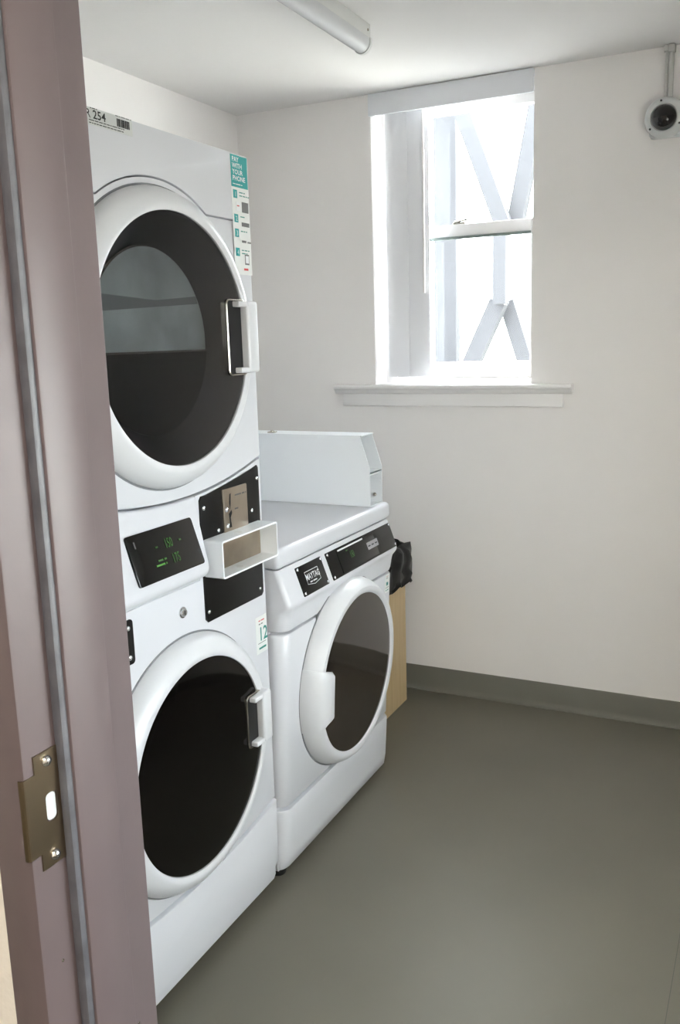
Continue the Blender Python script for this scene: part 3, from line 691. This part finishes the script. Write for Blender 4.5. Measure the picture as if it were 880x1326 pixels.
for a, b in zip(rows, rows[1:]):
    for i in range(NU): j = (i+1) % NU; t.faces.new((a[i], a[j], b[j], b[i]))
obj('bin_liner', t, M['bag'], bn, smooth=50, label='crumpled black plastic liner')

# ------------------------------------------------------------------ vertical blind in the window
vb = thing('vertical_blind', (.902, .05, WZ0+.03), 'white vertical blind drawn open to the window side under a plain valance', 'window blind')
bm = B(WX0-.004, WX1-.001, -.014, -.004, 2.258, 2.336, .002); box(bm, WX0+.002, WX1-.003, -.004, .075, 2.322, 2.336, .002)
obj('valance', bm, M['valance'], vb, smooth=35)
obj('headrail', B(WX0+.004, WX1-.004, .03, .072, 2.29, 2.32, .003), M['trim'], vb, smooth=35)
def vane(xa, xb, y, bow=.006):
    t = bmesh.new(); n = 8; ra, rb = [], []
    for i in range(n+1):
        f = i/n; x = xa+(xb-xa)*f; yy = y-bow*(1-(2*f-1)**2)
        ra.append((x, yy)); rb.append((x, yy+.0015))
    pts = ra+rb[::-1]
    return PZ(pts, 1.284, 2.291)
for (xa, xb, y) in ((.712, .803, .058), (.627, .716, .055), (.66, .749, .064), (.69, .779, .069)):
    obj('vane', vane(xa, xb, y), M['vane'], vb, smooth=40)
obj('wand', tube([(.786, .043, 2.29), (.786, .043, 1.605)], .0045, 10), M['trim'], vb, smooth=60)

# ------------------------------------------------------------------ fluorescent batten on the ceiling
fl = thing('fluorescent_light', (.872, -1.29, H), 'switched off fluorescent batten fixed to the laundry room ceiling', 'ceiling light')
fy0, fy1 = -1.91, -.685
obj('housing', B(.838, .902, fy0, fy1, 2.298, H, .002), M['fixture'], fl, smooth=35)
pts = [(.8775+.027*math.cos(k), 2.290+.030*math.sin(k)) for k in [PI+PI*i/16 for i in range(17)]]
pts = [(.8505, 2.298)]+pts+[(.9045, 2.298)]
obj('lens', PY(pts, fy0+.012, fy1-.012), M['lens'], fl, smooth=40)
ptc = [(.8775+.029*math.cos(k), 2.290+.032*math.sin(k)) for k in [PI+PI*i/16 for i in range(17)]]
ptc = [(.8485, 2.2985)]+ptc+[(.9065, 2.2985)]
for a, b in ((fy0, fy0+.013), (fy1-.013, fy1)): obj('end_cap', PY(ptc, a, b), M['fixture'], fl, smooth=40)
screw(fl, (.902, fy1-.02, 2.318), (1, 0, 0), .004, 'steel')
# added hall luminaire, unseen behind the camera, brightens the room
hl = thing('added_hall_light', (2.2, -3.9, H), 'added unseen ceiling light in the hallway that brightens the laundry room', 'ceiling light')
obj('housing', B(1.55, 2.85, -4.06, -3.74, H-.03, H, .004), M['fixture'], hl)
obj('diffuser', B(1.57, 2.83, -4.04, -3.76, H-.05, H-.03, .008), M['lamp'], hl)

# ------------------------------------------------------------------ dome camera on the back wall
sc = thing('security_camera', (1.66, 0, 2.11), 'white wall mounted dome security camera with smoked dome and conduit', 'camera')
obj('back_box', PY(rrect(1.605, 1.735, 2.055, 2.165, .012, 4), -.03, -.0005), M['camwhite'], sc, smooth=35)
ax = Vector((-.06, -1, -.12)).normalized(); o0 = Vector((1.655, -.022, 2.114))
hs = lathe([(.060, 0), (.063, .006), (.063, .022), (.059, .032), (.050, .038), (.042, .040), (.040, .037), (0, .037)], o0, ax, 48)
hb = obj('housing', hs, M['camwhite'], sc, smooth=35)
dm = lathe([(.039, .037)]+[(.039*math.cos(k), .037+.034*math.sin(k)) for k in [PI/2*i/10 for i in range(1, 10)]]+[(0, .071)], o0, ax, 40)
obj('dome', dm, M['dome'], hb, smooth=60, label='smoked black dome')
qm = ax.to_track_quat('Z', 'Y').to_matrix()
for k in (100, 215, 335): screw(hb, o0+ax*.037+qm @ Vector((.0525*math.cos(math.radians(k)), .0525*math.sin(math.radians(k)), 0)), ax, .0035, 'recess')
for x, r_ in ((1.650, .0055), (1.664, .0085)):
    obj('conduit', tube([(x, -.012, 2.15), (x, -.012, 2.336)], r_, 12), M['pipe'], sc, smooth=60)
bm = B(1.640, 1.655, -.024, -.0005, 2.318, 2.337, .003); box(bm, 1.655, 1.676, -.030, -.0005, 2.314, 2.337, .003)
obj('conduit_clamp', bm, M['pipe'], sc, smooth=40)

# ------------------------------------------------------------------ outside the window
bm = B(2.2, 14, .3, 16, -.2, 0)
obj('ground_outside', bm, M['pale_ground'], kind='structure')  # unseen ground, kept pale here for its bounce onto the ceiling
obj('dark_ground_outside', B(-12, 2.2, .3, 16, -.2, 0), mat('low_bounce_ground', (50, 50, 50), .9, bump=.4, bscale=60, var=.1), kind='structure')  # unseen ground, darkened to cut the bounce onto the ceiling
obj('side_ground_outside', B(3.9, 14, -12, .3, -.2, 0), mat('side_bounce_ground', (120, 119, 117), .9, bump=.3, bscale=40, var=.08), kind='structure')  # unseen ground by the added window, grey set for its bounce
tf = thing('timber_trestle', (.3, 2.55, 0), 'grey timber bracing standing outside the window', 'timber frame')
def beam(p, q, wdt=.1, dep=.09, y=2.5):
    p = Vector((p[0], 0, p[1])); q = Vector((q[0], 0, q[1])); d = (q-p).normalized(); s = Vector((-d.z, 0, d.x))*wdt/2
    pts = [p+s, q+s, q-s, p-s]
    obj('beam', prism([(v.x, v.z) for v in pts], lambda a, b: (a, y, b), lambda a, b: (a, y+dep, b)), M['timber'], tf)
beam((.02, 3.1), (.40, 2.10)); beam((.62, 3.1), (.43, 2.10), y=2.6); beam((.78, 3.1), (.60, 2.1), .12, y=2.7)
beam((.37, 2.08), (.37, 1.64), .085); beam((.33, 1.66), (-.45, 0), .11, y=2.6); beam((.36, 1.66), (.90, 0), .1, y=2.7); beam((.68, 2.1), (.68, 0), .16, y=2.85)
beam((-.12, 3.0), (-.12, 0), .16, y=2.85)
beam((-.6, 3.12), (1.2, 3.12), .12, y=2.8)
